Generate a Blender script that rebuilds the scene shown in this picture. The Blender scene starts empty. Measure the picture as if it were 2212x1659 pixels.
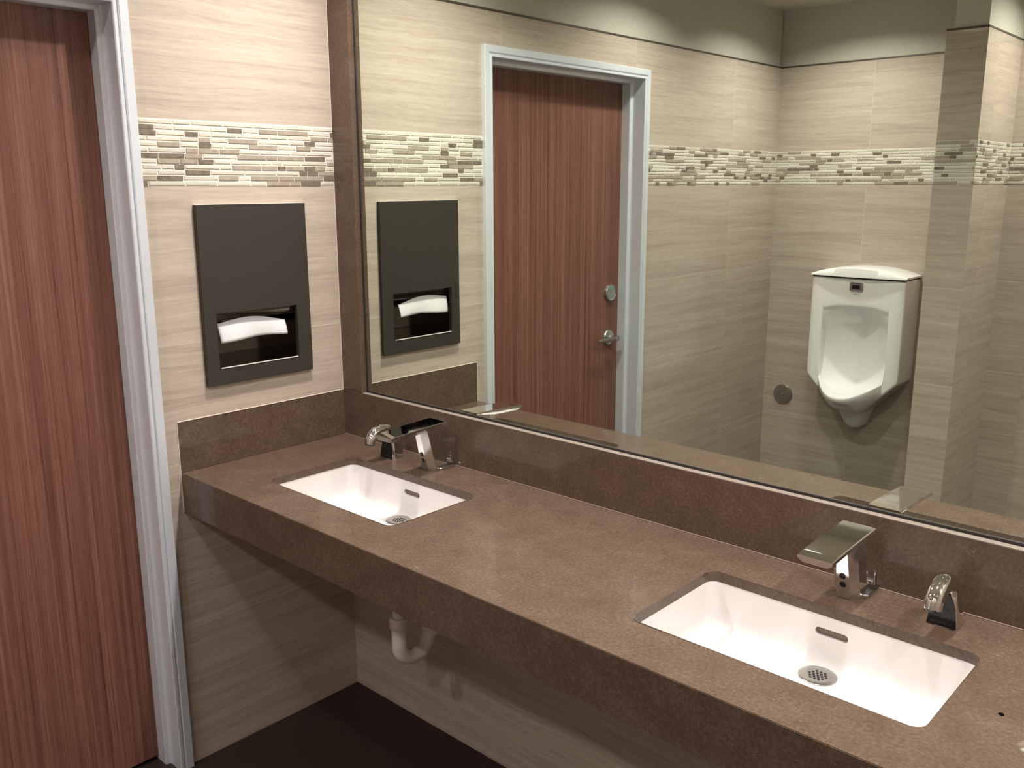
import bpy, bmesh, math, random
from mathutils import Vector, Matrix
S = bpy.context.scene
COL = S.collection
PI = math.pi

# ------------------------------------------------------------------ camera
CP = (2.2310823, -1.6541332, 1.6121610)
CR = (0.7362434, 0.6767110, -0.0028237)
CU = (-0.1426434, 0.1592684, 0.9768759)
CF = (-0.6615123, 0.7188156, -0.2137887)
FPX = 1954.087
cd_ = bpy.data.cameras.new('camera'); cam = bpy.data.objects.new('camera', cd_); COL.objects.link(cam)
R3 = Matrix((CR, CU, [-a for a in CF])).transposed()
cam.matrix_world = Matrix.Translation(CP) @ R3.to_4x4()
cd_.sensor_width = 36.0; cd_.sensor_fit = 'HORIZONTAL'; cd_.lens = FPX/2212*36.0
cd_.clip_start = 0.02
S.camera = cam

# ------------------------------------------------------------------ world, exposure
w = bpy.data.worlds.new('room_air'); S.world = w; w.use_nodes = True
w.node_tree.nodes['Background'].inputs[0].default_value = (0.9, 0.85, 0.78, 1)
w.node_tree.nodes['Background'].inputs[1].default_value = 0.0
S.view_settings.view_transform = 'Standard'; S.view_settings.look = 'None'
S.view_settings.gamma = 1.0; S.view_settings.use_curve_mapping = False
S.view_settings.exposure = EXPO = 0.0
S.cycles.max_bounces = 10; S.cycles.diffuse_bounces = 3; S.cycles.glossy_bounces = 6
S.cycles.sample_clamp_indirect = 4.0
S.cycles.use_denoising = True
S.cycles.caustics_reflective = True

# ------------------------------------------------------------------ dimensions (metres)
ZC = 0.86        # counter top
D = 0.545        # counter depth
XR = 2.75        # right end of the room
YW = -2.742      # wall with the urinal
YW2 = -2.584     # wall beyond the partition
PX0, PX1, PY = 0.978, 1.128, -2.1226
ZT = 2.185       # top of the tiling
ZCEIL = 2.457
MT, MB = 1.779, 1.614     # mosaic band
YM = 0.0197      # mirror plane
ZL = 1.0013      # ledge under the mirror
FRX = 0.0928
DY0, DY1, DZT = 0.5857, 1.566, 2.0754
LAMPS = [(0.50, -0.27, 0.96), (1.63, -0.27, 1.0), (2.62, -0.27, 1.0),
         (0.40, -1.42, 0.55), (1.51, -1.30, 0.10), (2.45, -1.30, 0.12), (0.46, -2.27, 0.68), (1.53, -2.33, 0.70), (2.40, -2.36, 0.35)]
LAMP_W = 27.0
LAMP_SPREAD = 180
LCOL = (1.0, 0.94, 0.895)

# ------------------------------------------------------------------ helpers
def tag(o, label=None, cat=None, group=None, kind=None):
    if label: o['label'] = label
    if cat: o['category'] = cat
    if group: o['group'] = group
    if kind: o['kind'] = kind
    return o

def thing(name, label, cat, loc=(0, 0, 0), group=None, rotz=0):
    o = bpy.data.objects.new(name, None); COL.objects.link(o)
    o.location = loc; o.rotation_euler = (0, 0, rotz); o.empty_display_size = 0.05
    return tag(o, label, cat, group)

def obj(name, bm, mats, parent=None, smooth=False, angle=35):
    me = bpy.data.meshes.new(name)
    bmesh.ops.recalc_face_normals(bm, faces=bm.faces[:])
    bm.to_mesh(me); bm.free()
    if not isinstance(mats, (list, tuple)): mats = [mats]
    for m in mats: me.materials.append(m)
    o = bpy.data.objects.new(name, me); COL.objects.link(o)
    if parent is not None: o.parent = parent
    if smooth:
        for p in me.polygons: p.use_smooth = True
        me.set_sharp_from_angle(angle=math.radians(angle))
    return o

def box(bm, lo, hi, bev=0.0, seg=2, mi=0):
    lo = Vector(lo); hi = Vector(hi)
    g = bmesh.ops.create_cube(bm, size=1.0)
    for v in g['verts']:
        v.co = Vector([lo[i] + (v.co[i]+0.5)*(hi[i]-lo[i]) for i in range(3)])
    fs = set(f for v in g['verts'] for f in v.link_faces)
    for f in fs: f.material_index = mi
    if bev > 0:
        es = list(set(e for v in g['verts'] for e in v.link_edges))
        bmesh.ops.bevel(bm, geom=es, offset=bev, segments=seg, affect='EDGES', profile=0.5)
    return bm

def nb(): return bmesh.new()

def loft(bm, rings, cap0=True, cap1=True, closed=True, mi=0):
    vs = [[bm.verts.new(p) for p in r] for r in rings]
    n = len(rings[0])
    for a, b in zip(vs, vs[1:]):
        for i in range(n if closed else n-1):
            j = (i+1) % n
            f = bm.faces.new((a[i], a[j], b[j], b[i])); f.material_index = mi
    if cap0: bm.faces.new(vs[0]).material_index = mi
    if cap1: bm.faces.new(vs[-1]).material_index = mi
    return vs

def tube(bm, pts, rad, n=20, cap=True, sy=1.0):
    """tube along a list of points; rad a number or a list; sy squashes one axis"""
    pts = [Vector(p) for p in pts]
    if not isinstance(rad, (list, tuple)): rad = [rad]*len(pts)
    rings = []; up = None
    for i, p in enumerate(pts):
        t = (pts[min(i+1, len(pts)-1)] - pts[max(i-1, 0)]).normalized()
        if up is None:
            a = Vector((1, 0, 0)) if abs(t.x) < 0.9 else Vector((0, 0, 1))
            up = (a - t*a.dot(t)).normalized()
        else: up = (up - t*up.dot(t)).normalized()
        s = t.cross(up)
        rings.append([p + up*(math.cos(2*PI*k/n)*rad[i]) + s*(math.sin(2*PI*k/n)*rad[i]*sy) for k in range(n)])
    loft(bm, rings, cap, cap)
    return bm

def lathe(bm, prof, axis_o, axis, n=40, cap0=True, cap1=True):
    """prof: list of (r, h) along the axis"""
    ax = Vector(axis).normalized(); o = Vector(axis_o)
    a = Vector((0, 0, 1)) if abs(ax.z) < 0.9 else Vector((1, 0, 0))
    u = (a - ax*a.dot(ax)).normalized(); v = ax.cross(u)
    loft(bm, [[o + ax*h + u*(r*math.cos(2*PI*k/n)) + v*(r*math.sin(2*PI*k/n)) for k in range(n)] for r, h in prof], cap0, cap1)
    return bm

def rrect(x0, x1, y0, y1, r, seg=8):
    out = []
    for cx, cy, a0 in ((x1-r, y1-r, 0), (x0+r, y1-r, 90), (x0+r, y0+r, 180), (x1-r, y0+r, 270)):
        for k in range(seg+1):
            a = math.radians(a0 + 90*k/seg); out.append((cx + r*math.cos(a), cy + r*math.sin(a)))
    return out

def wall_panels(bm, to3, u0, u1, z0, z1, holes, thick):
    """slab with rectangular holes: (u,z) grid cells, to3(u, z, d) with d = depth behind the face"""
    us = sorted({u0, u1} | {h[0] for h in holes} | {h[1] for h in holes})
    zs = sorted({z0, z1} | {h[2] for h in holes} | {h[3] for h in holes})
    def solid(i, j):
        if not (0 <= i < len(us)-1 and 0 <= j < len(zs)-1): return False
        cu = (us[i]+us[i+1])/2; cz = (zs[j]+zs[j+1])/2
        return not any(h[0] < cu < h[1] and h[2] < cz < h[3] for h in holes)
    V = {}
    def v(i, j, k):
        if (i, j, k) not in V: V[(i, j, k)] = bm.verts.new(to3(us[i], zs[j], thick*k))
        return V[(i, j, k)]
    for i in range(len(us)-1):
        for j in range(len(zs)-1):
            if not solid(i, j): continue
            bm.faces.new((v(i, j, 0), v(i+1, j, 0), v(i+1, j+1, 0), v(i, j+1, 0)))
            bm.faces.new((v(i, j, 1), v(i, j+1, 1), v(i+1, j+1, 1), v(i+1, j, 1)))
            for (di, dj, a, b) in ((-1, 0, (i, j), (i, j+1)), (1, 0, (i+1, j), (i+1, j+1)), (0, -1, (i, j), (i+1, j)), (0, 1, (i, j+1), (i+1, j+1))):
                if not solid(i+di, j+dj):
                    bm.faces.new((v(*a, 0), v(*b, 0), v(*b, 1), v(*a, 1)))
    return bm

def copy_tree(o, parent=None):
    c = o.copy(); COL.objects.link(c)
    if parent is not None: c.parent = parent
    for ch in list(o.children): copy_tree(ch, c)
    return c

# ------------------------------------------------------------------ materials
class NT:
    def __init__(s, name):
        s.m = bpy.data.materials.new(name); s.m.use_nodes = True
        s.t = s.m.node_tree; s.b = s.t.nodes['Principled BSDF']
    def n(s, typ, **kw):
        nd = s.t.nodes.new(typ)
        for k, v in kw.items(): setattr(nd, k, v)
        return nd
    def l(s, a, b): s.t.links.new(a, b)
    def math(s, op, a, b=None, c=None):
        nd = s.n('ShaderNodeMath', operation=op)
        for i, x in enumerate((a, b, c)):
            if x is None: continue
            if isinstance(x, (int, float)): nd.inputs[i].default_value = x
            else: s.l(x, nd.inputs[i])
        return nd.outputs[0]
    def ramp(s, fac, stops, interp='LINEAR'):
        nd = s.n('ShaderNodeValToRGB'); cr = nd.color_ramp; cr.interpolation = interp
        while len(cr.elements) < len(stops): cr.elements.new(0.5)
        for e, (p, c) in zip(cr.elements, stops): e.position = p; e.color = (*c, 1)
        s.l(fac, nd.inputs[0]); return nd.outputs[0]
    def noise(s, vec, scale, detail=4, rough=0.55, dist=0.0):
        nd = s.n('ShaderNodeTexNoise'); s.l(vec, nd.inputs['Vector'])
        nd.inputs['Scale'].default_value = scale; nd.inputs['Detail'].default_value = detail
        nd.inputs['Roughness'].default_value = rough; nd.inputs['Distortion'].default_value = dist
        return nd.outputs['Fac']
    def xyz(s, x, y, z):
        nd = s.n('ShaderNodeCombineXYZ')
        for i, a in enumerate((x, y, z)):
            if isinstance(a, (int, float)): nd.inputs[i].default_value = a
            else: s.l(a, nd.inputs[i])
        return nd.outputs[0]
    def sep(s, v):
        nd = s.n('ShaderNodeSeparateXYZ'); s.l(v, nd.inputs[0]); return nd.outputs
    def mix(s, fac, a, b, typ='MIX'):
        nd = s.n('ShaderNodeMix', data_type='RGBA', blend_type=typ)
        for i, x in ((0, fac), (6, a), (7, b)):
            if isinstance(x, (int, float)): nd.inputs[i].default_value = x
            elif isinstance(x, tuple): nd.inputs[i].default_value = (*x, 1)
            else: s.l(x, nd.inputs[i])
        return nd.outputs[2]
    def bump(s, h, strength=0.2, dist=0.01):
        nd = s.n('ShaderNodeBump'); nd.inputs['Strength'].default_value = strength
        nd.inputs['Distance'].default_value = dist; s.l(h, nd.inputs['Height']); s.l(nd.outputs[0], s.b.inputs['Normal'])

def simple(name, col, rough=0.4, metal=0.0, spec=0.5, coat=0.0, var=0.0, vscale=20, emis=None):
    """plain coloured surface with a little procedural unevenness"""
    s = NT(name)
    tc = s.n('ShaderNodeTexCoord').outputs['Object']
    nz = s.noise(tc, vscale, 3)
    lo = tuple(c*(1-var) for c in col); hi = tuple(min(1, c*(1+var)) for c in col)
    s.l(s.ramp(nz, [(0.3, lo), (0.7, hi)]), s.b.inputs['Base Color'])
    s.b.inputs['Roughness'].default_value = rough; s.b.inputs['Metallic'].default_value = metal
    s.b.inputs['Specular IOR Level'].default_value = spec
    s.b.inputs['Coat Weight'].default_value = coat; s.b.inputs['Coat Roughness'].default_value = 0.04
    if emis:
        s.b.inputs['Emission Color'].default_value = (*emis[0], 1); s.b.inputs['Emission Strength'].default_value = emis[1]
    return s.m

ROWS = [0.0, 0.41, 0.815, 1.208, MB, MT, ZT]
def tile_mat():
    s = NT('vein_cut_tile')
    geo = s.n('ShaderNodeNewGeometry'); pos = geo.outputs['Position']
    X, Y, Z = s.sep(pos)[0:3]
    nx = s.math('GREATER_THAN', s.math('ABSOLUTE', s.sep(geo.outputs['Normal'])[0]), 0.5)     # 1 on walls that face along x
    # distance along the wall, offset so that the tile joints fall at y = -0.68, -1.48, -2.28 and x = 0.47
    h = s.math('ADD', s.math('MULTIPLY', nx, s.math('SUBTRACT', -0.68, Y)), s.math('MULTIPLY', s.math('SUBTRACT', 1.0, nx), s.math('SUBTRACT', X, 0.47)))
    h = s.math('ADD', h, 8.0)
    # row index from the joints between tile courses
    idx = 0.0; gl = None
    for r in ROWS[1:-1]:
        g = s.math('GREATER_THAN', Z, r); idx = g if idx == 0.0 else s.math('ADD', idx, g)
        d = s.math('LESS_THAN', s.math('ABSOLUTE', s.math('SUBTRACT', Z, r)), 0.0011)
        gl = d if gl is None else s.math('MAXIMUM', gl, d)
    hw = s.math('DIVIDE', h, 0.8)
    col = s.math('FLOOR', hw)
    fr = s.math('SUBTRACT', hw, col)
    vj = s.math('LESS_THAN', s.math('MINIMUM', fr, s.math('SUBTRACT', 1.0, fr)), 0.0011)
    vj = s.math('MULTIPLY', vj, s.math('MULTIPLY', s.math('LESS_THAN', Y, -0.01), s.math('LESS_THAN', X, 0.9)))          # the strip below the counter is cut from full lengths
    tid = s.math('ADD', s.math('MULTIPLY', idx, 3.7), s.math('MULTIPLY', col, 1.3))
    warp = s.noise(s.xyz(s.math('MULTIPLY', h, 1.6), tid, s.math('MULTIPLY', Z, 3.0)), 1.5, 2)
    zz = s.math('ADD', Z, s.math('MULTIPLY', warp, 0.035))
    v1 = s.noise(s.xyz(s.math('MULTIPLY', h, 0.9), tid, s.math('MULTIPLY', zz, 20.0)), 1.6, 6, 0.62)
    v2 = s.noise(s.xyz(s.math('MULTIPLY', h, 2.2), tid, s.math('MULTIPLY', zz, 95.0)), 1.4, 5, 0.68)
    v3 = s.noise(s.xyz(s.math('MULTIPLY', h, 14.0), tid, s.math('MULTIPLY', zz, 150.0)), 1.6, 5, 0.7)
    f = s.math('ADD', s.math('ADD', s.math('MULTIPLY', v1, 0.42), s.math('MULTIPLY', v2, 0.31)), s.math('MULTIPLY', v3, 0.27))
    c = s.ramp(f, [(0.34, (0.335, 0.268, 0.218)), (0.44, (0.40, 0.328, 0.270)), (0.52, (0.455, 0.380, 0.315)), (0.62, (0.51, 0.432, 0.362))])
    g = s.math('MAXIMUM', gl, vj)
    s.l(s.mix(s.math('MULTIPLY', g, 0.75), c, (0.60, 0.53, 0.45)), s.b.inputs['Base Color'])
    s.l(s.math('ADD', s.math('MULTIPLY', v3, 0.10), 0.20), s.b.inputs['Roughness'])
    s.b.inputs['Specular IOR Level'].default_value = 0.35
    s.b.inputs['Coat Weight'].default_value = 0.35; s.b.inputs['Coat Roughness'].default_value = 0.03
    s.bump(s.math('ADD', s.math('MULTIPLY', f, 0.3), s.math('MULTIPLY', g, -1.0)), 0.06, 0.002)
    return s.m

def stone_mat(name='brown_quartz'):
    s = NT(name)
    tc = s.n('ShaderNodeNewGeometry').outputs['Position']
    n1 = s.noise(tc, 16, 5, 0.6, 0.3); n2 = s.noise(tc, 150, 5, 0.7, 0.1)
    vo = s.n('ShaderNodeTexVoronoi'); vo.feature = 'F1'; s.l(tc, vo.inputs['Vector']); vo.inputs['Scale'].default_value = 75
    vo.inputs['Randomness'].default_value = 1
    sp = s.math('LESS_THAN', s.math('ADD', vo.outputs['Distance'], s.math('MULTIPLY', n2, 0.25)), 0.24)
    n3 = s.noise(tc, 4, 2)
    base = s.ramp(s.math('ADD', s.math('MULTIPLY', n1, 0.32), s.math('MULTIPLY', n2, 0.68)),
                  [(0.38, (0.074, 0.047, 0.033)), (0.50, (0.094, 0.062, 0.044)), (0.62, (0.120, 0.083, 0.061))])
    fl = s.math('MULTIPLY', sp, s.math('MULTIPLY', s.math('GREATER_THAN', n3, 0.5), 0.38))
    c = s.mix(fl, base, (0.24, 0.18, 0.14))
    s.l(c, s.b.inputs['Base Color'])
    s.l(s.math('ADD', s.math('MULTIPLY', n1, 0.10), 0.20), s.b.inputs['Roughness'])
    s.b.inputs['Specular IOR Level'].default_value = 0.2
    s.b.inputs['Coat Weight'].default_value = 0.25; s.b.inputs['Coat Roughness'].default_value = 0.025
    return s.m

def wood_mat():
    s = NT('red_walnut_laminate')
    pos = s.n('ShaderNodeTexCoord').outputs['Object']
    X, Y, Z = s.sep(pos)[0:3]
    wz = s.noise(s.xyz(0, s.math('MULTIPLY', Y, 2.0), s.math('MULTIPLY', Z, 0.7)), 1.5, 3)
    yy = s.math('ADD', Y, s.math('MULTIPLY', wz, 0.014))
    a = s.noise(s.xyz(0, s.math('MULTIPLY', yy, 62.0), s.math('MULTIPLY', Z, 0.35)), 1.0, 6, 0.62)
    b = s.noise(s.xyz(3, s.math('MULTIPLY', yy, 170.0), s.math('MULTIPLY', Z, 1.6)), 1.0, 5, 0.6)
    d = s.noise(s.xyz(7, s.math('MULTIPLY', yy, 420.0), s.math('MULTIPLY', Z, 14.0)), 1.0, 3, 0.6)
    f = s.math('ADD', s.math('ADD', s.math('MULTIPLY', a, 0.42), s.math('MULTIPLY', b, 0.38)), s.math('MULTIPLY', d, 0.20))
    c = s.ramp(f, [(0.37, (0.070, 0.026, 0.020)), (0.44, (0.125, 0.050, 0.036)), (0.52, (0.175, 0.076, 0.054)), (0.62, (0.245, 0.120, 0.086))])
    s.l(c, s.b.inputs['Base Color']); s.b.inputs['Roughness'].default_value = 0.38
    s.b.inputs['Specular IOR Level'].default_value = 0.3
    s.bump(f, 0.05, 0.001)
    return s.m

def brushed(name, col, rough, axis=2, metal=1.0):
    s = NT(name)
    pos = s.n('ShaderNodeTexCoord').outputs['Object']; o = s.sep(pos)
    k = [300.0, 300.0, 300.0]; k[axis] = 3.0
    n = s.noise(s.xyz(*[s.math('MULTIPLY', o[i], k[i]) for i in range(3)]), 1.0, 3)
    s.l(s.ramp(n, [(0.3, tuple(c*0.9 for c in col)), (0.7, col)]), s.b.inputs['Base Color'])
    s.l(s.math('ADD', s.math('MULTIPLY', n, 0.12), rough-0.06), s.b.inputs['Roughness'])
    s.b.inputs['Metallic'].default_value = metal
    return s.m

M = {}
M['tile'] = tile_mat()
M['stone'] = stone_mat()
M['wood'] = wood_mat()
M['paint'] = simple('taupe_wall_paint', (0.50, 0.47, 0.41), 0.7, var=0.03, vscale=60, spec=0.2)
M['ceiling'] = simple('ceiling_paint', (0.62, 0.58, 0.50), 0.8, var=0.02, vscale=50, spec=0.2)
M['floor'] = simple('dark_brown_floor_tile', (0.026, 0.0165, 0.013), 0.45, var=0.12, vscale=14, spec=0.3)
M['frame'] = simple('grey_satin_frame_paint', (0.72, 0.75, 0.81), 0.30, metal=0.35, var=0.02, spec=0.5)
M['chrome'] = simple('polished_chrome', (0.78, 0.78, 0.79), 0.045, metal=1.0, var=0.01)
M['chrome_soft'] = simple('soft_chrome', (0.72, 0.72, 0.73), 0.13, metal=1.0, var=0.02)
M['satin'] = brushed('satin_chrome', (0.55, 0.55, 0.53), 0.24)
M['bronze'] = brushed('dark_brushed_steel', (0.044, 0.038, 0.030), 0.44, axis=2, metal=0.3)  # stainless steel; the dark surroundings it mirrors are put into the colour
M['bronze_in'] = brushed('dark_polished_steel', (0.16, 0.14, 0.12), 0.14, axis=1)
M['edge'] = simple('bright_steel_edge', (0.80, 0.78, 0.73), 0.35, metal=0.3)  # pale colour paints in the highlight along the dispenser's lips
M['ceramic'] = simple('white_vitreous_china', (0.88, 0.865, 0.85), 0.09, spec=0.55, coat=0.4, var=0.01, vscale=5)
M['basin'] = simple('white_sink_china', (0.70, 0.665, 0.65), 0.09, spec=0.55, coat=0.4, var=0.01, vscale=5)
M['paper'] = simple('white_paper', (0.62, 0.615, 0.62), 0.85, var=0.03, vscale=80, spec=0.2)
M['black'] = simple('black_gloss_plastic', (0.008, 0.008, 0.010), 0.12, spec=0.5)
M['dark'] = simple('dark_void', (0.012, 0.010, 0.009), 0.6)
M['grey'] = simple('grey_marking', (0.045, 0.045, 0.045), 0.5)
M['ink'] = simple('grey_print', (0.22, 0.22, 0.20), 0.5)
M['green'] = simple('green_indicator', (0.10, 0.42, 0.28), 0.4)
M['pvc'] = simple('ivory_plastic_wrap', (0.82, 0.72, 0.65), 0.55, var=0.08, vscale=40)
M['trim'] = simple('bronze_tile_trim', (0.085, 0.07, 0.055), 0.45, metal=0.3)
M['caulk'] = simple('pale_caulk', (0.62, 0.56, 0.48), 0.6)
M['caulk_b'] = simple('brown_caulk', (0.17, 0.125, 0.10), 0.5)
M['ledge'] = simple('pale_ledge_stone', (0.235, 0.195, 0.165), 0.4, var=0.1)
M['slot'] = simple('stained_channel', (0.16, 0.12, 0.09), 0.5)  # dark backing; the shade inside the overflow is put into its colour
M['m_glass'] = simple('pale_glass_tile', (0.60, 0.565, 0.485), 0.07, coat=0.5, var=0.04, vscale=30)
M['m_cream'] = simple('cream_glass_tile', (0.54, 0.505, 0.43), 0.10, coat=0.4, var=0.04, vscale=30)
M['m_taupe'] = simple('taupe_marble_tile', (0.34, 0.285, 0.230), 0.3, var=0.15, vscale=60)
M['m_dark'] = simple('brown_marble_tile', (0.165, 0.135, 0.105), 0.3, var=0.30, vscale=70)
M['m_grout'] = simple('mosaic_grout', (0.68, 0.63, 0.54), 0.8)
M['lamp_trim'] = simple('white_lamp_trim', (0.8, 0.8, 0.78), 0.4)
M['lamp_can'] = simple('lamp_reflector', (0.10, 0.10, 0.10), 0.4, metal=0.5)
def mirror_mat():
    s = NT('silvered_glass')
    tc = s.n('ShaderNodeNewGeometry').outputs['Position']
    n = s.noise(tc, 1.2, 2)
    s.l(s.ramp(n, [(0.3, (0.80, 0.868, 0.788)), (0.7, (0.81, 0.876, 0.796))]), s.b.inputs['Base Color'])
    s.b.inputs['Metallic'].default_value = 1.0; s.b.inputs['Roughness'].default_value = 0.0
    return s.m
M['mirror'] = mirror_mat()

# ------------------------------------------------------------------ room shell
def struct(name, bm, m, parent=None):
    o = obj(name, bm, m, parent)
    if parent is None: o['kind'] = 'structure'
    return o

bm = nb(); box(bm, (-0.3, YW-0.2, -0.1), (XR+0.15, 0.15, 0.0)); struct('floor', bm, M['floor'])


PT = 0.012  # tile stands this far proud of the painted wall
def mosaic(parent, o3, du, nrm, length, seed, holes=()):
    """stick mosaic band: o3 origin (at z=MB), du unit along, nrm unit out of the wall"""
    rnd = random.Random(seed); bm = nb()
    o3 = Vector(o3); du = Vector(du); nrm = Vector(nrm)
    rows = 12; rh = (MT-MB)/rows; g = 0.0021
    def rect(u0, u1, z0, z1, d0, d1, mi, bev):
        if u1-u0 < 0.004: return
        P = lambda u, z, d: o3 + du*u + Vector((0, 0, z)) + nrm*d
        b = bev
        A = [P(u0, z0, d0), P(u1, z0, d0), P(u1, z1, d0), P(u0, z1, d0)]
        B = [P(u0+b, z0+b, d1), P(u1-b, z0+b, d1), P(u1-b, z1-b, d1), P(u0+b, z1-b, d1)]
        va = [bm.verts.new(q) for q in A]; vb = [bm.verts.new(q) for q in B]
        f = bm.faces.new(vb); f.material_index = mi
        for i in range(4):
            f = bm.faces.new((va[i], va[(i+1) % 4], vb[(i+1) % 4], vb[i])); f.material_index = mi
    segs = [(0.0, length)]
    for h in holes:
        segs = [s for a, b in segs for s in (((a, h[0]), (h[1], b)) if a < h[0] and b > h[1] else ((a, b),))]
    for a, b in segs:
        if b-a < 0.01: continue
        P = lambda u, z: o3 + du*u + Vector((0, 0, z)) + nrm*0.0006
        f = bm.faces.new([bm.verts.new(P(u, z)) for u, z in ((a, 0), (b, 0), (b, MT-MB), (a, MT-MB))]); f.material_index = 4
        for r in range(rows):
            u = a - rnd.random()*0.05
            while u < b:
                k = rnd.random()
                mi = 0 if k < 0.36 else 1 if k < 0.60 else 2 if k < 0.84 else 3
                L = rnd.choice((0.035, 0.05, 0.06, 0.075, 0.09, 0.10)) if mi != 3 else rnd.choice((0.028, 0.038, 0.045, 0.07))
                u0, u1 = max(u, a)+g/2, min(u+L, b)-g/2
                rect(u0, u1, r*rh+g/2, (r+1)*rh-g/2, 0.0004, 0.0028 if mi > 1 else 0.0022, mi, 0.0007 if mi > 1 else 0.0024)
                u += L
    return obj('mosaic_band', bm, [M['m_glass'], M['m_cream'], M['m_taupe'], M['m_dark'], M['m_grout']], parent)

# left wall (x = 0), with the door opening and the dispenser recess
DSP = (0.1171, 0.4536, 1.0843, 1.566)      # y0, y1, z0, z1 of the dispenser face
toL = lambda u, z, d: (-d, -u, z)
bm = nb()
wall_panels(bm, toL, -0.0264, -YW, 0.0, ZT, [(DY0+0.012, DY1-0.012, 0.0, DZT-0.012), (DSP[0]+0.02, DSP[1]-0.02, DSP[2]+0.02, DSP[3]-0.02)], 0.14)
wl = struct('wall_left', bm, M['tile'])
bm = nb(); box(bm, (-0.14, YW, ZT), (-PT, 0.0, ZCEIL)); struct('upper_wall', bm, M['paint'], wl)
mosaic(wl, (0, 0, MB), (0, -1, 0), (1, 0, 0), -YW, 3, holes=[(DY0-0.001, DY1+0.001)])

# wall behind the urinal (y = YW)
bm = nb(); box(bm, (-0.14, YW-0.14, 0), (PX0, YW, ZT)); wf = struct('wall_front', bm, M['tile'])
bm = nb(); box(bm, (-0.14, YW-0.14, ZT), (PX0+0.035, YW-PT, ZCEIL)); struct('upper_wall', bm, M['paint'], wf)
mosaic(wf, (0, YW, MB), (1, 0, 0), (0, 1, 0), PX0, 11)
# partition between urinal bay and the rest
bm = nb(); box(bm, (PX0, YW-0.14, 0), (PX1, PY, ZT)); wp = struct('wall_partition', bm, M['tile'])
bm = nb(); box(bm, (PX0+0.024, YW-0.14, ZT), (PX1-0.005, PY-PT, ZCEIL)); struct('upper_wall', bm, M['paint'], wp)
mosaic(wp, (PX0, PY, MB), (1, 0, 0), (0, 1, 0), PX1-PX0, 21)
mosaic(wp, (PX1, PY, MB), (0, -1, 0), (1, 0, 0), PY-YW2, 22)
mosaic(wp, (PX0, YW, MB), (0, 1, 0), (-1, 0, 0), PY-YW, 23)
# wall beyond the partition
bm = nb(); box(bm, (PX1, YW2-0.14, 0), (XR+0.14, YW2, ZT)); wb = struct('wall_far', bm, M['tile'])
bm = nb(); box(bm, (PX1-0.02, YW2-0.14, ZT), (XR+0.14, YW2-PT, ZCEIL)); struct('upper_wall', bm, M['paint'], wb)
mosaic(wb, (PX1, YW2, MB), (1, 0, 0), (0, 1, 0), XR-PX1, 31)
# right wall
bm = nb(); box(bm, (XR, YW2, 0), (XR+0.14, 0.0066, ZT)); wr = struct('wall_right', bm, M['tile'])
bm = nb(); box(bm, (XR+PT, YW2, ZT), (XR+0.14, 0.0066, ZCEIL)); struct('upper_wall', bm, M['paint'], wr)
mosaic(wr, (XR, 0, MB), (0, -1, 0), (-1, 0, 0), -YW2, 41)
# mirror wall, tiled below the counter
bm = nb(); box(bm, (-0.14, 0.0266, 0.0), (XR+0.14, 0.14, ZCEIL)); wk = struct('wall_back', bm, M['paint'])
bm = nb(); box(bm, (0.0, 0.0066, 0.0), (XR, 0.0264, ZC-0.02)); struct('lower_tiling', bm, M['tile'], wk)

# thin dark trim that caps the tiling
def trim(n, lo, hi):
    bm = nb(); box(bm, lo, hi, 0.001, 1); o = obj('trim_%d' % n, bm, M['trim']); o['kind'] = 'structure'; return o
tz0, tz1 = ZT-0.001, ZT+0.007
trim(1, (-PT, YW, tz0), (0.0015, 0.0, tz1))
trim(2, (0, YW-PT, tz0), (PX0, YW+0.0015, tz1))
trim(3, (PX0-0.0015, PY-PT, tz0), (PX1+0.0015, PY+0.0015, tz1))
trim(4, (PX1-PT, YW2, tz0), (PX1+0.0015, PY-PT, tz1))
trim(5, (PX1, YW2-PT, tz0), (XR, YW2+0.0015, tz1))
trim(6, (XR-0.0015, YW2, tz0), (XR+PT, 0.0, tz1))
trim(7, (PX0-0.0015, YW, tz0), (PX0+PT, PY-PT, tz1))

# ------------------------------------------------------------------ door in the left wall
door = thing('door_1', None, None, (0, -(DY0+DY1)/2, 0)); door['kind'] = 'structure'
yc = (DY0+DY1)/2
def jamb_profile():   # (y measured inwards from the outer edge of the frame, x)
    return [(0.0, 0.0), (0.0, 0.013), (0.002, 0.015), (0.022, 0.015), (0.0235, 0.0135), (0.0245, 0.0095), (0.0275, 0.0095), (0.0285, 0.0135), (0.030, 0.015),
            (0.0365, 0.015), (0.039, 0.0125), (0.039, -0.045), (0.041, -0.048), (0.0505, -0.050), (0.0525, -0.053), (0.0525, -0.14), (0.0, -0.14)]
pr = jamb_profile(); hw = (DY1-DY0)/2
bm = nb()
rings = []
for (cy, cz, my, mz) in ((hw, 0.0, -1, 0), (hw, DZT, -1, -1), (-hw, DZT, 1, -1), (-hw, 0.0, 1, 0)):
    rings.append([(x, cy + my*d, cz + mz*d) for d, x in pr])
loft(bm, rings, True, True)
fr = obj('door_frame', bm, M['frame'], door)
bm = nb(); ins = 0.0475
box(bm, (-0.135, -(hw-ins), 0.012), (-0.092, hw-ins, DZT-ins), 0.0015, 1)
leaf = obj('door_leaf', bm, M['wood'], door)
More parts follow.
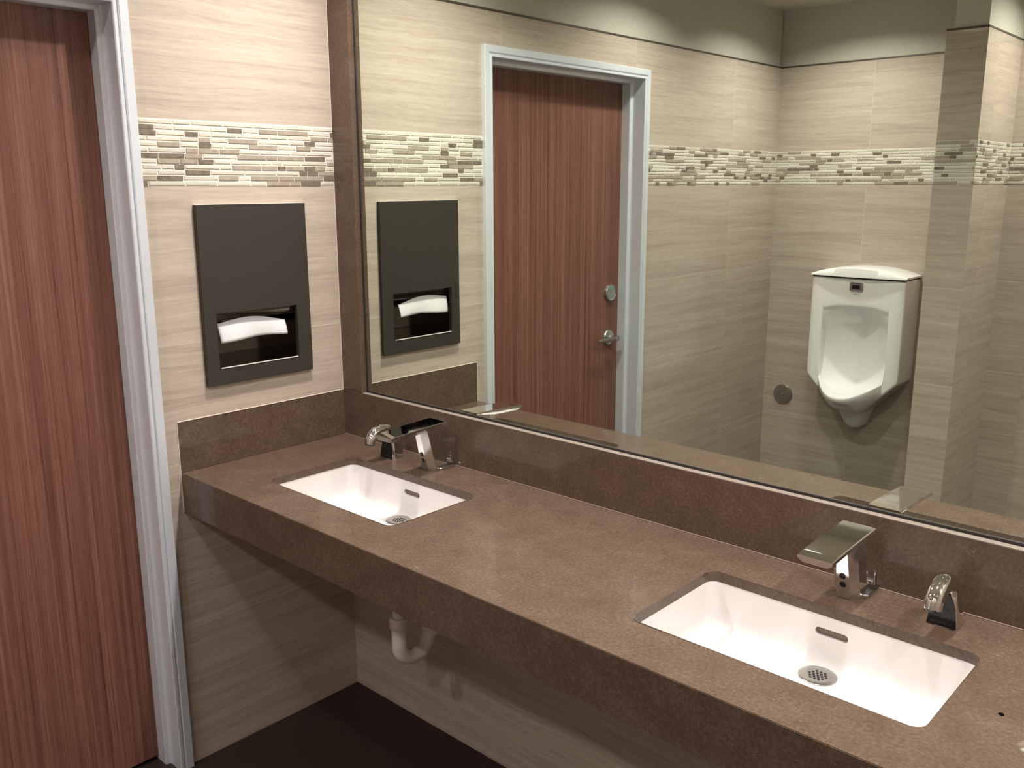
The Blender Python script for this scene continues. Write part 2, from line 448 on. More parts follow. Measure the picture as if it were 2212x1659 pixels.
# lever handle and deadbolt on the leaf
hy, hz = -1.4446+yc, 0.9695
bm = nb(); lathe(bm, [(0.033, 0.0), (0.034, 0.004), (0.031, 0.010), (0.020, 0.013), (0.013, 0.014)], (-0.092, hy, hz), (1, 0, 0)); 
obj('rosette', bm, M['satin'], leaf, True)
bm = nb()
lathe(bm, [(0.012, 0.010), (0.011, 0.028), (0.012, 0.050), (0.014, 0.054)], (-0.092, hy, hz), (1, 0, 0), 24)
rings = []
for k in range(15):
    t = k/14
    y = hy - 0.016 + 0.135*t
    x = -0.040 - 0.012*max(0, t-0.1)**1.2*1.2 - (0.004 if t < 0.08 else 0)
    h = 0.0115 - 0.0035*t; th = 0.0045
    h2 = h*math.sqrt(max(0.12, 1-((t-0.5)/0.52)**8))
    rings.append([(x-th, y, hz-h2), (x+th*0.7, y, hz-h2), (x+th, y, hz-h2*0.4), (x+th, y, hz+h2*0.4), (x+th*0.7, y, hz+h2), (x-th, y, hz+h2)])
loft(bm, rings)
obj('lever', bm, M['satin'], leaf, True, 50)
dby, dbz = -1.451+yc, 1.1625
bm = nb(); lathe(bm, [(0.036, 0.0), (0.0365, 0.006), (0.034, 0.011), (0.030, 0.012), (0.0285, 0.0105), (0.001, 0.0105)], (-0.092, dby, dbz), (1, 0, 0))
db = obj('deadbolt_rose', bm, M['satin'], leaf, True)
bm = nb()
loft(bm, [[(-0.0815 + dx, dby + r*math.cos(a), dbz + 0.004 + r*math.sin(a)) for a in [PI*(0.25 + 0.5*k/8) for k in range(9)] ] for dx, r in ((0.0002, 0.014), (0.0004, 0.019))], False, False, False)
obj('indicator', bm, M['green'], db)

# ------------------------------------------------------------------ counter, splashes
SINKS = [(0.2236, 0.7236), (1.380, 1.884)]
SY0, SY1 = -0.4235, -0.1405
def slab_with_holes(bm, x0, x1, y0, y1, z0, z1, loops, bev):
    outer = [(x0, y0), (x1, y0), (x1, y1), (x0, y1)]
    allt = []; allb = []
    for L in [outer]+loops:
        for z, store in ((z1, allt), (z0, allb)):
            vs = [bm.verts.new((x, y, z)) for x, y in L]
            es = [bm.edges.new((vs[i], vs[(i+1) % len(vs)])) for i in range(len(vs))]
            store.append((vs, es))
    for store in (allt, allb):
        bmesh.ops.triangle_fill(bm, edges=[e for _, es in store for e in es], use_beauty=True)
    for (vt, _), (vb, _) in zip(allt, allb):
        n = len(vt)
        for i in range(n): bm.faces.new((vt[i], vt[(i+1) % n], vb[(i+1) % n], vb[i]))
    bmesh.ops.remove_doubles(bm, verts=bm.verts[:], dist=1e-6)
    return bm
CX1 = XR-0.001
bm = nb()
slab_with_holes(bm, 0.001, CX1, -D, 0.0, ZC-0.02, ZC, [rrect(a, b, SY0, SY1, 0.022) for a, b in SINKS], 0)
bm.normal_update()
es = [e for e in bm.edges if e.calc_face_angle(0) > 1.0 and all(abs(v.co.z-ZC) < 1e-5 for v in e.verts)]
bmesh.ops.bevel(bm, geom=es, offset=0.0012, segments=2, affect='EDGES')
ct = obj('countertop', bm, M['stone'])
tag(ct, 'long brown speckled quartz countertop with two rectangular sink cutouts', 'countertop')
bm = nb(); box(bm, (0.001, -D, ZC-0.1117), (CX1, -D+0.025, ZC-0.0200)); obj('apron', bm, M['stone'], ct)

bm = nb(); box(bm, (0.0, 0.0, ZC+0.0005), (CX1, 0.0264, ZL), 0.001, 1)
bs = obj('backsplash', bm, M['stone']); tag(bs, 'long brown quartz backsplash along the wall under the mirror', 'backsplash')
bm = nb(); box(bm, (0.0015, -0.0028, ZC), (CX1, 0.0, ZC+0.0018), 0.0006, 1); obj('caulk_line', bm, M['caulk_b'], bs)
bm = nb(); box(bm, (FRX+0.0005, 0.0004, ZL), (CX1, YM-0.0022, ZL+0.0006)); obj('ledge_seal', bm, M['ledge'], bs)
bm = nb(); box(bm, (0.0002, -D, ZC+0.0005), (0.0022, -0.0002, ZC+0.140), 0.0004, 1)
ss = obj('side_splash', bm, M['stone']); tag(ss, 'short brown quartz splash on the left wall below the towel dispenser', 'backsplash')
bm = nb(); box(bm, (0.0002, -D-0.001, ZC+0.140), (0.0030, -0.001, ZC+0.1418), 0.0004, 1)
box(bm, (0.0002, -D-0.0025, ZC-0.11), (0.0016, -D-0.0002, ZC+0.140), 0.0003, 1)
obj('caulk_line', bm, M['caulk'], ss)

bm = nb()
slab_with_holes(bm, -0.3, XR+0.15, YW-0.2, 0.15, ZCEIL, ZCEIL+0.1, [[(lx+0.055*math.cos(2*PI*k/40), ly+0.055*math.sin(2*PI*k/40)) for k in range(40)] for lx, ly, _ in LAMPS], 0)
struct('ceiling', bm, M['ceiling'])

# stone surround left of the mirror, mirror
bm = nb(); box(bm, (0.0, 0.0, ZL+0.0006), (FRX, 0.0264, ZCEIL-0.001), 0.001, 1)
ms = obj('mirror_surround', bm, M['stone']); tag(ms, 'upright brown quartz strip between left wall and mirror', 'mirror surround')
bm = nb(); box(bm, (0.0, -0.0016, ZL-0.001), (0.0016, 0.0, ZCEIL-0.001), 0.0003, 1); obj('caulk_line', bm, M['caulk'], ms)
mt_ = thing('wall_mirror', 'large frameless wall mirror above the sinks', 'mirror', ((FRX+CX1)/2, YM, ZL))
ox, oz = (FRX+CX1)/2, ZL
bm = nb(); box(bm, (FRX+0.006-ox, 0.0, 0.007), (CX1-ox, 0.005, ZCEIL-0.002-oz))
obj('mirror_glass', bm, M['mirror'], mt_)
bm = nb()
box(bm, (FRX+0.0004-ox, -0.002, 0.0004), (FRX+0.006-ox, 0.005, ZCEIL-0.002-oz), 0.0006, 1)
box(bm, (FRX+0.006-ox, -0.002, 0.0004), (CX1-ox, 0.005, 0.0068), 0.0006, 1)
obj('edge_channel', bm, M['dark'], mt_)

# ------------------------------------------------------------------ sinks
def make_sink():
    t = thing('undermount_sink', None, None, (0, 0, 0))
    hx = 0.251; y0, y1 = SY0-0.0005, SY1+0.0005; cy = (y0+y1)/2; hy = (y1-y0)/2
    def ring(z, ins, r): return [(x, y+cy, z) for x, y in rrect(-hx+ins, hx-ins, -hy+ins, hy-ins, max(r, 0.006), 10)]
    zt = ZC-0.0205; zb = 0.7455
    inner = [(zt, 0.0, 0.024), (zt-0.03, 0.002, 0.028), (zb+0.030, 0.004, 0.030), (zb+0.018, 0.0055, 0.032), (zb+0.009, 0.009, 0.034), (zb+0.0035, 0.0145, 0.036), (zb+0.001, 0.022, 0.04), (zb, 0.030, 0.042), (zb, 0.060, 0.05)]
    rings = [ring(zt, -0.022, 0.04), ring(zt, -0.002, 0.026)] + [ring(*q) for q in inner]
    bm = nb()
    outer = [ring(zt, -0.0225, 0.04), ring(zt-0.010, -0.0225, 0.04), ring(zt-0.0105, -0.012, 0.035), ring(zb+0.02, -0.008, 0.04), ring(zb-0.012, 0.02, 0.05)]
    vi = [[bm.verts.new(p) for p in r] for r in rings]
    vo = [[bm.verts.new(p) for p in r] for r in outer]
    n = len(vi[0])
    for A in (vi, vo):
        for a, b in zip(A, A[1:]):
            for i in range(n): bm.faces.new((a[i], a[(i+1) % n], b[(i+1) % n], b[i]))
    bm.faces.new(vi[-1]); bm.faces.new(vo[-1])
    for i in range(n): bm.faces.new((vi[0][i], vi[0][(i+1) % n], vo[0][(i+1) % n], vo[0][i]))
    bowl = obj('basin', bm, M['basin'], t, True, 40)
    # overflow slot cut through the back wall of the bowl
    bc = nb(); zc = 0.8085; yb = y1
    pts = [(x, z+zc) for x, z in rrect(-0.031, 0.031, -0.0073, 0.0073, 0.0072, 8)]
    loft(bc, [[(x, yb-0.03, z) for x, z in pts], [(x, yb+0.006, z) for x, z in pts]])
    cut = obj('cutter', bc, M['basin'])
    md = bowl.modifiers.new('slot', 'BOOLEAN'); md.operation = 'DIFFERENCE'; md.object = cut; md.solver = 'EXACT'
    dg = bpy.context.evaluated_depsgraph_get()
    nm = bpy.data.meshes.new_from_object(bowl.evaluated_get(dg)); bowl.modifiers.remove(md); bowl.data = nm
    bpy.data.objects.remove(cut)
    bm = nb()
    pts = [(x, z+zc) for x, z in rrect(-0.033, 0.033, -0.0088, 0.0088, 0.0087, 8)]
    loft(bm, [[(x, yb+0.0035, z) for x, z in pts], [(x, yb+0.007, z) for x, z in pts]])
    obj('overflow_slot', bm, M['slot'], t)
    # drain grate
    dy = -0.190
    bm = nb(); lathe(bm, [(0.0335, -0.002), (0.0340, 0.0018), (0.0320, 0.0030), (0.022, 0.0022), (0.0005, 0.0018)], (0, dy, zb), (0, 0, 1), 40)
    dr = obj('drain_grate', bm, M['satin'], t, True, 60)
    bm = nb()
    for j in range(-2, 3):
        for i in range(-(2-abs(j)//2)-(0), (3-abs(j)//2)):
            px = (i + (0.5 if j % 2 else 0))*0.0078; py = j*0.0068
            if px*px+py*py > 0.0195**2: continue
            lathe(bm, [(0.0026, 0.0), (0.0026, 0.0004)], (px, dy+py, zb+0.0021), (0, 0, 1), 12)
    obj('drain_holes', bm, M['black'], dr)
    return t
s1 = make_sink(); s2 = copy_tree(s1)
for s, (a, b), lab in ((s1, SINKS[0], 'white rectangular undermount sink nearest the left wall and towel dispenser'), (s2, SINKS[1], 'white rectangular undermount sink in the lower right, with a soap pump at its right')):
    s.location = ((a+b)/2, 0, 0); tag(s, lab, 'sink', 'sinks in the counter')

# ------------------------------------------------------------------ faucets
def make_faucet():
    t = thing('sensor_faucet', None, None)
    # leaning column with chamfered front corners; y negative is towards the user
    def sect(z, yf, yb, hwx, ch):
        return [(-hwx+ch, yf, z), (hwx-ch, yf, z), (hwx, yf+ch*1.5, z), (hwx, yb-0.006, z), (hwx-0.006, yb, z), (-hwx+0.006, yb, z), (-hwx, yb-0.006, z), (-hwx, yf+ch*1.5, z)]
    bm = nb()
    R = []
    for k in range(13):
        z = 0.1215*k/12
        lean = 0.38*z
        yf = -0.088 - lean*0.62 ; yb = -0.022 - lean*0.85
        if k == 0: pass
        R.append(sect(z, yf, yb, 0.0255-0.004*(k/12), 0.012))
    loft(bm, R)
    es = [e for e in bm.edges if e.calc_face_angle(0) > 0.4]
    bmesh.ops.bevel(bm, geom=es, offset=0.0014, segments=2, affect='EDGES')
    body = obj('column', bm, M['chrome_soft'], t, True, 14)
    # base plate behind the column
    bm = nb(); loft(bm, [[(x, y-0.048, z) for x, y in rrect(-0.0265+i, 0.037-i, -0.018+i, 0.045-i, 0.012, 6)] for z, i in ((0, 0), (0.006, 0), (0.008, 0.002))])
    obj('base_plate', bm, M['satin'], t, True)
    # sensor eyes
    for i, zz in enumerate((0.048, 0.030)):
        y = -0.088 - 0.38*zz*0.62
        bm = nb(); lathe(bm, [(0.0062, -0.001), (0.0062, 0.0006), (0.0050, 0.0012), (0.0044, 0.0004), (0.0002, 0.0004)], (0, y, zz), (0, -1, -0.23), 24)
        e = obj('sensor_eye', bm, M['black'], t, True, 40)
    # flat spout head: thin plate, wedge below the front
    bm = nb()
    hx = 0.032; top = 0.1325; yF = -0.229; yB = -0.040
    rings = []
    for k in range(17):
        u = k/16; y = yF + (yB-yF)*u
        th = 0.0175 if u < 0.55 else 0.0175 - 0.0135*((u-0.55)/0.45)
        if k == 0: th = 0.012
        bev = 0.0016
        under = 0.55 if u < 0.6 else 0.55+0.4*(u-0.6)/0.4
        z1 = top - (0.0015 if k == 0 else 0) - 0.0075*(1-u)**1.4
        rings.append([(-hx+bev, y, z1), (hx-bev, y, z1), (hx, y, z1-bev), (hx, y, z1-th*0.45), (hx*under+0.004, y, z1-th), (-hx*under-0.004, y, z1-th), (-hx, y, z1-th*0.45), (-hx, y, z1-bev)])
    loft(bm, rings)
    obj('spout_head', bm, M['chrome'], t, True, 25)
    bm = nb(); lathe(bm, [(0.011, 0.0), (0.011, 0.003), (0.009, 0.0034)], (0, -0.198, top-0.0200), (0, 0, -1), 24); obj('aerator', bm, M['black'], t, True)
    # temperature handle at the back right of the base
    bm = nb(); tube(bm, [(0.018, -0.020, 0.019), (0.030, -0.020, 0.019)], 0.0070, 20)
    hn = obj('mixing_knob', bm, M['chrome'], t, True)
    bm = nb(); box(bm, (0.0302, -0.0255, 0.014), (0.0328, -0.0145, 0.045), 0.001, 2)
    obj('knob_lever', bm, M['chrome'], hn, True)
    return t
f1 = make_faucet(); f2 = copy_tree(f1)
for f, x, lab in ((f1, 0.470, 'chrome flat-topped sensor faucet behind the left sink'), (f2, 1.627, 'chrome flat-topped sensor faucet behind the right sink')):
    f.location = (x, 0, ZC); tag(f, lab, 'faucet', 'sensor faucets on the counter')

# ------------------------------------------------------------------ soap dispensers
def text_mesh(txt, size, depth=0.0002):
    cu = bpy.data.curves.new('txt', 'FONT'); cu.body = txt; cu.size = size; cu.extrude = depth
    cu.align_x = 'CENTER'; cu.align_y = 'CENTER'
    o = bpy.data.objects.new('txt', cu); COL.objects.link(o)
    dg = bpy.context.evaluated_depsgraph_get(); dg.update()
    me = bpy.data.meshes.new_from_object(o.evaluated_get(dg))
    bpy.data.objects.remove(o); return me

def make_soap():
    t = thing('soap_dispenser', None, None)
    # chrome shell: sections along a path in the y-z plane, rounded at the back and flat in front
    path = []
    for k in range(9):      # upright part
        u = k/8; path.append((-0.052-0.001*u, 0.057*u, 0.0265-0.0070*u, 0.026-0.005*u, 0))
    cy, cz, r = -0.094, 0.055, 0.041
    for k in range(1, 17):  # arch forward and down to the outlet
        a = math.radians(0 + 162*k/16)
        path.append((cy + r*math.cos(a), cz + 0.031*math.sin(a), 0.0192-0.0040*k/16, 0.0215-0.0085*k/16, a))
    path.append((path[-1][0]-0.0016, path[-1][1]-0.010, 0.0150, 0.0128, 0))
    bm = nb(); rings = []
    n = 24
    for i, (y, z, hx, hy, _) in enumerate(path):
        a = path[max(i-1, 0)]; b = path[min(i+1, len(path)-1)]
        ty, tz = b[0]-a[0], b[1]-a[1]; L = math.hypot(ty, tz) or 1; ty /= L; tz /= L
        ny, nz = tz, -ty        # outward (back / up)
        ex = 3.2 if i < 9 else 2.4
        rg = []
        for k in range(n):
            th = 2*PI*k/n; c, s_ = math.cos(th), math.sin(th)
            q = (abs(c)**ex + abs(s_)**ex)**(-1/ex)
            rg.append((hx*c*q, y + ny*hy*s_*q, z + nz*hy*s_*q))
        rings.append(rg)
    loft(bm, rings)
    sh = obj('chrome_body', bm, M['chrome'], t, True, 50)
    # black sensor window in the front face
    bm = nb(); rg = []
    for k in range(11):
        u = k/10; z = 0.002 + 0.062*u
        y = -0.052-0.001*u - (0.026-0.005*u) - 0.0012
        hx = (0.0245-0.0085*u)*(math.sqrt(max(0.02, 1-(max(0, u-0.45)/0.56)**2.2)))
        rg.append([(-hx, y+0.003, z), (-hx, y, z), (hx, y, z), (hx, y+0.003, z)])
    loft(bm, rg)
    wn = obj('sensor_window', bm, M['black'], t, True, 50)
    me = text_mesh('AUTOMATIC', 0.0062)
    me.transform(Matrix.Translation((0, -0.0793-0.0001, 0.0085)) @ Matrix.Rotation(PI/2, 4, 'X'))
    me.materials.clear(); me.materials.append(M['grey'])
    o = bpy.data.objects.new('lettering', me); COL.objects.link(o); o.parent = wn
    bm = nb()               # hand-under-outlet sign: oval with a drop above
    pts = [(0.0095*math.cos(a), -0.0782, 0.034+0.0042*math.sin(a)) for a in [2*PI*k/28 for k in range(29)]]
    tube(bm, pts, 0.0004, 6)
    tube(bm, [(-0.008, -0.0782, 0.034), (0.0, -0.0783, 0.0365), (0.008, -0.0782, 0.033)], 0.0004, 6)
    tube(bm, [(0.0, -0.0778, 0.040), (0.0, -0.0777, 0.0445)], [0.0012, 0.0002], 8)
    obj('hand_sign', bm, M['grey'], wn)
    # outlet
    y, z = path[-1][0], path[-1][1]
    bm = nb(); tube(bm, [(0, y, z+0.0012), (0, y-0.0004, z-0.0022)], [0.0145, 0.0138], 20)
    out = obj('outlet', bm, M['black'], t, True)
    bm = nb(); tube(bm, [(0, y+0.001, z-0.001), (0, y+0.0006, z-0.0062)], [0.0034, 0.0024], 14)
    obj('nozzle', bm, M['black'], out, True)
    return t
d1 = make_soap(); d2 = copy_tree(d1)
for d, x, y, rz, lab in ((d1, 0.306, -0.010, 0.0, 'chrome arched soap dispenser left of the faucet at the left sink'), (d2, 1.799, -0.006, 0.0, 'chrome arched soap dispenser with black front right of the faucet at the right sink')):
    d.location = (x, y, ZC); d.rotation_euler = (0, 0, rz); tag(d, lab, 'soap dispenser', 'soap dispensers on the counter')

# ------------------------------------------------------------------ paper towel dispenser
pd = thing('paper_towel_dispenser', 'dark bronze steel towel dispenser recessed in the left wall', 'towel dispenser', (0, -(DSP[0]+DSP[1])/2, DSP[2]))
py0, py1 = -(DSP[1]-DSP[0])/2, (DSP[1]-DSP[0])/2; ph = DSP[3]-DSP[2]
oy = -(DSP[0]+DSP[1])/2
o0, o1, oz0, oz1 = -0.4155-oy, -0.1610-oy, 1.1275-DSP[2], 1.279-DSP[2]
bm = nb()
wall_panels(bm, lambda u, z, d: (0.0135-d, u, z), py0, py1, 0.0, ph, [(o0, o1, oz0, oz1)], 0.0130)
bm.normal_update()
es = [e for e in bm.edges if e.calc_face_angle(0) > 1.0 and all(v.co.x > 0.013 for v in e.verts)]
bmesh.ops.bevel(bm, geom=es, offset=0.0012, segments=2, affect='EDGES')
obj('door_panel', bm, M['bronze'], pd)
bm = nb()   # recess behind the opening, open to the front
a0, a1, b0, b1 = o0-0.004, o1+0.004, oz0-0.004, oz1+0.06
for lo, hi in (((-0.10, a0, b0), (-0.098, a1, b1)), ((-0.098, a0, b0), (0.0, a0+0.003, b1)), ((-0.098, a1-0.003, b0), (0.0, a1, b1)), ((-0.098, a0, b0), (0.0, a1, b0+0.003)), ((-0.098, a0, b1-0.003), (0.0, a1, b1))):
    box(bm, lo, hi)
obj('recess', bm, M['bronze_in'], pd)
bm = nb()   # rolled towel shelf with its slot
rg = []
for y in (a0+0.003, a1-0.003):
    rg.append([(x, y, z) for x, z in ((-0.095, oz1-0.002), (-0.040, oz1-0.022), (-0.012, oz1-0.026), (-0.004, oz1-0.016), (-0.004, oz1+0.004), (-0.008, oz1+0.004), (-0.010, oz1-0.012), (-0.040, oz1-0.016), (-0.095, oz1+0.004))])
loft(bm, rg)
obj('towel_shelf', bm, M['bronze_in'], pd, True, 40)
bm = nb(); box(bm, (0.0100, o0+0.004, oz0+0.0001), (0.0152, o1-0.004, oz0+0.0026), 0.0008, 2); obj('lower_lip', bm, M['edge'], pd)
bm = nb(); box(bm, (0.0005, py0+0.001, ph+0.0001), (0.0137, py1-0.001, ph+0.0013), 0.0004, 1); obj('top_edge', bm, M['edge'], pd)

# the towel sticking out
bm = nb(); N = 28; gt = []; 
def lerp(a, b, t): return a+(b-a)*t
for k in range(N+1):
    t = k/N; y = lerp(-0.4068, -0.1937, t)
    zt = lerp(1.2495, 1.2400, t) + 0.0145*math.sin(PI*min(1, t*1.02))**1.2
    zb = lerp(1.1955, 1.2050, t) + 0.006*math.sin(PI*t*1.6 - 0.5)*t
    col = []
    for j in range(9):
        v = j/8; x = -0.004 + 0.011*math.sin(PI*0.5*v) + 0.004*math.sin(t*7)*v
        col.append((x, y + 0.004*v*(1 if t < 0.5 else 0), lerp(zt, zb, v)))
    gt.append(col)
vs = [[bm.verts.new(p) for p in c] for c in gt]
for k in range(N):
    for j in range(8): bm.faces.new((vs[k][j], vs[k+1][j], vs[k+1][j+1], vs[k][j+1]))
pt_ = obj('paper_towel', bm, M['paper'], None, True, 80)
md = pt_.modifiers.new('ply', 'SOLIDIFY'); md.thickness = 0.0012
tag(pt_, 'folded white paper towel sticking out of the dispenser slot', 'paper towel')

# ------------------------------------------------------------------ urinal
UX = 0.538
ur = thing('urinal', 'white ceramic wall urinal seen in the mirror beside the partition', 'urinal', (UX, YW, 0.0))
HW = 0.224; FD = 0.190; ZTOP = 1.182
def zb_of(x):
    a = abs(x)
    if a < 0.030: return 0.428 + 0.010*(a/0.03)**2
    if a < 0.058: return 0.438 + (0.530-0.438)*((a-0.030)/0.028)
    return 0.530 + (0.700-0.530)*((a-0.058)/(HW-0.058))
def prof_in(x):
    a = min(1, abs(x)/0.157); zb = zb_of(x)
    zbel = max(zb, 0.534)
    lipd = FD + 0.145*(1-a**2.2); lipz = 0.632 + 0.066*a**2
    ztop = 1.045 - 0.022*a**3
    bd = 0.045 + 0.085*a
    return [(FD, ztop+0.012), (FD-0.002, ztop+0.002), (FD-0.012, ztop-0.006), (bd+0.055, ztop-0.040), (bd+0.02, ztop-0.075), (bd, 0.90), (bd+0.01, 0.80), (bd+0.028, 0.70), (bd+0.07, 0.645-0.0*a), (lerp(bd, lipd, 0.60), lipz-0.022*(1-a)), (lipd-0.022, lipz-0.012*(1-a)), (lipd-0.007, lipz-0.001), (lipd, lipz-0.006), (lipd-0.002, lipz-0.022),
            (lerp(FD, lipd, 0.86), lipz-0.040), (lerp(FD-0.01, lipd, 0.50), lerp(lipz-0.040, zbel, 0.62)), (lerp(FD-0.01, lipd, 0.10), zbel+0.004), (FD-0.030, lerp(zbel, zb, 0.35)), (FD-0.060, zb+0.001)]
def prof_out(x):
    zb = zb_of(x); out = []
    for z in (1.057, 1.047, 1.036, 1.005, 0.97, 0.90, 0.82): out.append((FD, z))
    for u in (0.30, 0.50, 0.64, 0.74, 0.82, 0.89, 0.95): out.append((FD, lerp(0.82, zb+0.012, u)))
    out += [(FD, zb+0.012), (FD-0.003, zb+0.004), (FD-0.010, zb), (FD-0.040, zb), (FD-0.075, zb)]
    return out
xs = [-HW, -HW+0.004, -0.20, -0.18, -0.168, -0.162, -0.1590, -0.1560, -0.1545, -0.150, -0.140, -0.115, -0.09, -0.07, -0.058, -0.050, -0.041, -0.033, -0.022, -0.011, 0.0]
xs = xs + [-x for x in xs[-2::-1]]
bm = nb(); cols = []
for x in xs:
    a = abs(x)
    wgt = 0.0 if a >= 0.1589 else 1.0 if a <= 0.1546 else 0.90
    pi_ = prof_in(x); po = prof_out(x)
    pr_ = [(lerp(o[0], i[0], wgt), lerp(o[1], i[1], wgt)) for o, i in zip(po, pi_)]
    edge = 0.012*max(0, (a-0.205)/(HW-0.205))**2
    col = [(0.0, ZTOP), (FD-edge-0.004, ZTOP), (FD-edge, ZTOP-0.004), (FD-edge, 1.10)] + [(d-edge, z) for d, z in pr_] + [(0.0, min(pr_[-1][1], zb_of(x)))]
    cols.append([bm.verts.new((x, d, z)) for d, z in col])
for a, b in zip(cols, cols[1:]):
    for j in range(len(a)-1): bm.faces.new((a[j], b[j], b[j+1], a[j+1]))
for c in (cols[0], cols[-1]): bm.faces.new(c)
ub = obj('bowl', bm, M['ceramic'], ur, True, 50)
sb = ub.modifiers.new('sub', 'SUBSURF'); sb.levels = 1; sb.render_levels = 2
# lid
bm = nb(); rg = []
for k in range(25):
    x = -HW-0.003 + (2*HW+0.006)*k/24; s_ = abs(x)/(HW+0.003)
    zt = 1.1875 + 0.0085 + 0.036*(1-s_**2.3); e = 0.003 + 0.006*max(0, (s_-0.9)/0.1)
    fd = FD + 0.004 + 0.018*(1-s_**2)
    zb = 1.1875
    rg.append([(x, 0.0, zb), (x, fd, zb), (x, fd+0.0, zb+0.006), (x, fd-0.006, zt-0.004), (x, fd-0.016, zt), (x, 0.0, zt)])
loft(bm, rg)
ld = obj('lid', bm, M['ceramic'], ur, True, 55)
bm = nb(); box(bm, (-HW+0.004, 0.0, ZTOP-0.002), (HW-0.004, FD-0.003, 1.1875)); obj('lid_gap', bm, M['dark'], ur)
# flush sensor
bm = nb(); rg = []
pts = rrect(-0.032, 0.032, -0.0205, 0.0205, 0.008, 5)
loft(bm, [[(x, FD-0.001, 1.142+z) for x, z in pts], [(x, FD+0.006, 1.142+z) for x, z in pts], [(x*0.86, FD+0.011, 1.142+z*0.80) for x, z in pts]])
se = obj('flush_sensor', bm, M['satin'], ur, True, 40)
bm = nb(); box(bm, (-0.019, FD+0.0105, 1.1325), (0.019, FD+0.0118, 1.1505), 0.0004, 1); obj('sensor_window', bm, M['black'], se)
me = text_mesh('Kohler', 0.0125, 0.0002)
me.transform(Matrix.Translation((0, FD+0.0004, 1.107)) @ Matrix.Rotation(PI, 4, 'Z') @ Matrix.Rotation(PI/2, 4, 'X'))
me.materials.clear(); me.materials.append(M['ink'])
o = bpy.data.objects.new('logo', me); COL.objects.link(o); o.parent = ur

# round cleanout cover on the wall left of the urinal
cc = thing('cleanout_cover', 'round chrome cleanout cover plate low on the wall left of the urinal', 'cover plate', (0.1125, YW, 0.526))
bm = nb(); lathe(bm, [(0.052, 0.0), (0.053, 0.004), (0.050, 0.0095), (0.046, 0.0105), (0.006, 0.0115), (0.0005, 0.0115)], (0, 0, 0), (0, 1, 0), 48); obj('plate', bm, M['satin'], cc, True, 40)
bm = nb(); lathe(bm, [(0.0065, 0.0), (0.0062, 0.0025), (0.0035, 0.004), (0.0004, 0.0042)], (0, 0.011, 0), (0, 1, 0), 20); obj('screw', bm, M['chrome'], cc, True, 60)

# ------------------------------------------------------------------ drain trap under the left sink
pt3 = thing('drain_trap', 'pale wrapped drain pipe bend hanging under the left end of the counter', 'drain pipe', (0.4736, -0.200, 0.735))
O = Vector((0.4736, -0.200, 0.735))
bm = nb()
tube(bm, [Vector((0, 0.013, 0.0)), Vector((0, 0.004, -0.08)), Vector((0, 0, -0.30))], 0.0175, 24)
obj('tailpiece', bm, M['pvc'], pt3, True)
bm = nb(); pts = [Vector((0, 0, -0.27)), Vector((0, 0, -0.35))]
r_ = 0.050
for k in range(1, 15):
    a = PI*k/14*0.86
    pts.append(Vector((0.006*k/14, r_-r_*math.cos(a), -0.352 - 0.042*math.sin(a))))
p0 = pts[-1]
pts += [p0 + Vector((0.002, 0.006, 0.022)), p0 + Vector((0.004, 0.014, 0.046))]
tube(bm, pts, 0.0215, 26)
tr = obj('trap_bend', bm, M['pvc'], pt3, True)
e = pts[-1]
bm = nb(); pts2 = [e + Vector((0, -0.004, -0.012)), e + Vector((0.001, 0.003, 0.012)), e + Vector((0.002, 0.022, 0.030)), e + Vector((0.002, 0.050, 0.036)), Vector((e.x+0.002, 0.2066, e.z+0.037))]
tube(bm, pts2, 0.0195, 24); obj('wall_tube', bm, M['pvc'], pt3, True)
def nut(c, ax, r, h):
    bm = nb(); lathe(bm, [(r*0.93, 0), (r, 0.003), (r, h-0.004), (r*0.90, h)], c, ax, 24); obj('slip_nut', bm, M['pvc'], pt3, True, 40)
nut(Vector((0, 0, -0.262)), (0, 0, -1), 0.0265, 0.034)
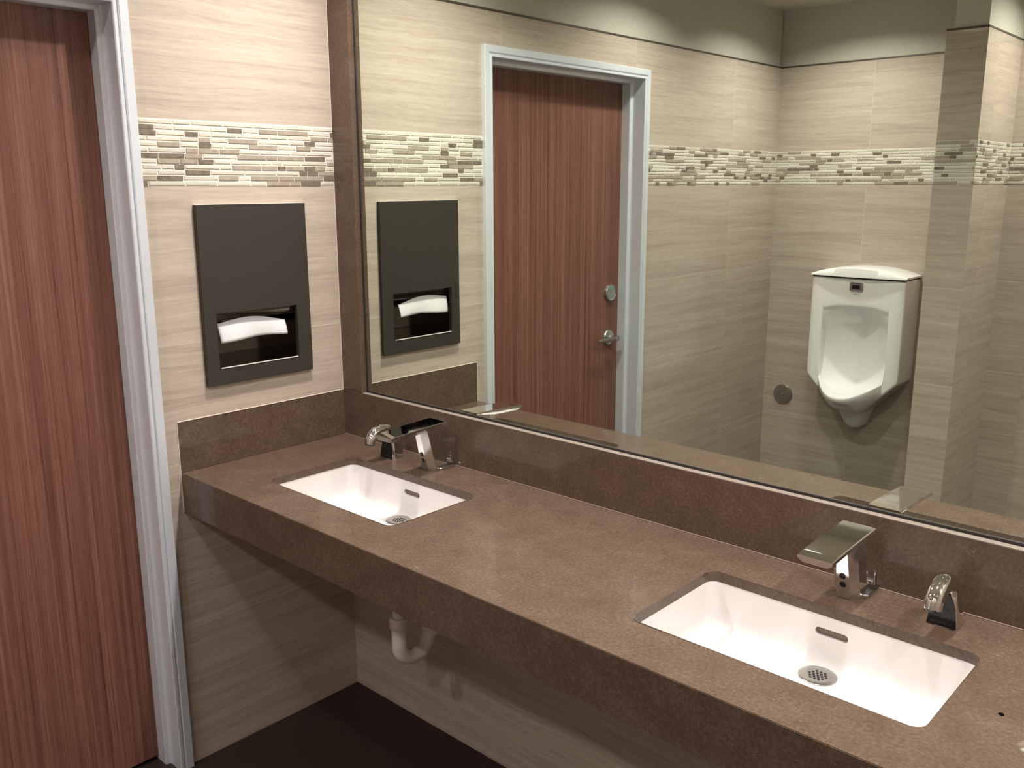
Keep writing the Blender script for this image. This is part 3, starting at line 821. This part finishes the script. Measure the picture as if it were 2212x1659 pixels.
nut(e + Vector((0, -0.006, -0.018)), (0.05, 0.33, 0.9), 0.0275, 0.030)
nut(Vector((e.x+0.002, 0.196, e.z+0.037)), (0, 1, 0), 0.030, 0.0105)

# small water drop on the counter by the right sink
bm = nb(); lathe(bm, [(0.0042, 0.0), (0.0040, 0.0007), (0.0030, 0.0015), (0.0012, 0.0020), (0.0002, 0.0021)], (1.9535, -0.3045, ZC), (0, 0, 1), 20)
s = NT('water'); s.b.inputs['Transmission Weight'].default_value = 1.0; s.b.inputs['Roughness'].default_value = 0.0; s.b.inputs['IOR'].default_value = 1.33
wd = obj('water_drop', bm, s.m, None, True, 80); tag(wd, 'tiny water drop on the counter right of the right sink', 'water drop')

# ------------------------------------------------------------------ recessed ceiling lights
LD = {}
def make_lamp():
    t = thing('ceiling_light', None, None)
    bm = nb(); lathe(bm, [(0.052, -0.0005), (0.078, -0.0005), (0.079, -0.004), (0.060, -0.007), (0.052, -0.004)], (0, 0, 0), (0, 0, 1), 48, False, False)
    obj('trim_ring', bm, M['lamp_trim'], t, True)
    bm = nb(); lathe(bm, [(0.0545, -0.001), (0.0545, 0.060), (0.001, 0.060)], (0, 0, 0), (0, 0, 1), 40, False, True)
    obj('reflector', bm, M['lamp_can'], t, True)
    return t
l0 = make_lamp()
where = ['over the left sink', 'over the right sink', 'over the right end of the counter', 'in front of the door', 'in the middle of the room', 'between the middle of the room and the right wall',
         'over the urinal', 'near the far wall beside the partition', 'in the far right corner']
lamps = [l0] + [copy_tree(l0) for _ in LAMPS[1:]]
for i, (x, y, k) in enumerate(LAMPS):
    t = lamps[i]
    t.location = (x, y, ZCEIL); tag(t, 'round recessed ceiling downlight ' + where[i], 'ceiling light', 'recessed ceiling downlights')
    ld_ = bpy.data.lights.new('downlight', 'AREA'); ld_.shape = 'DISK'; ld_.size = 0.085
    ld_.energy = LAMP_W*k; ld_.color = LCOL; ld_.spread = math.radians(LAMP_SPREAD)
    lo = bpy.data.objects.new('downlight', ld_); COL.objects.link(lo); lo.location = (0, 0, 0.028); lo.parent = t
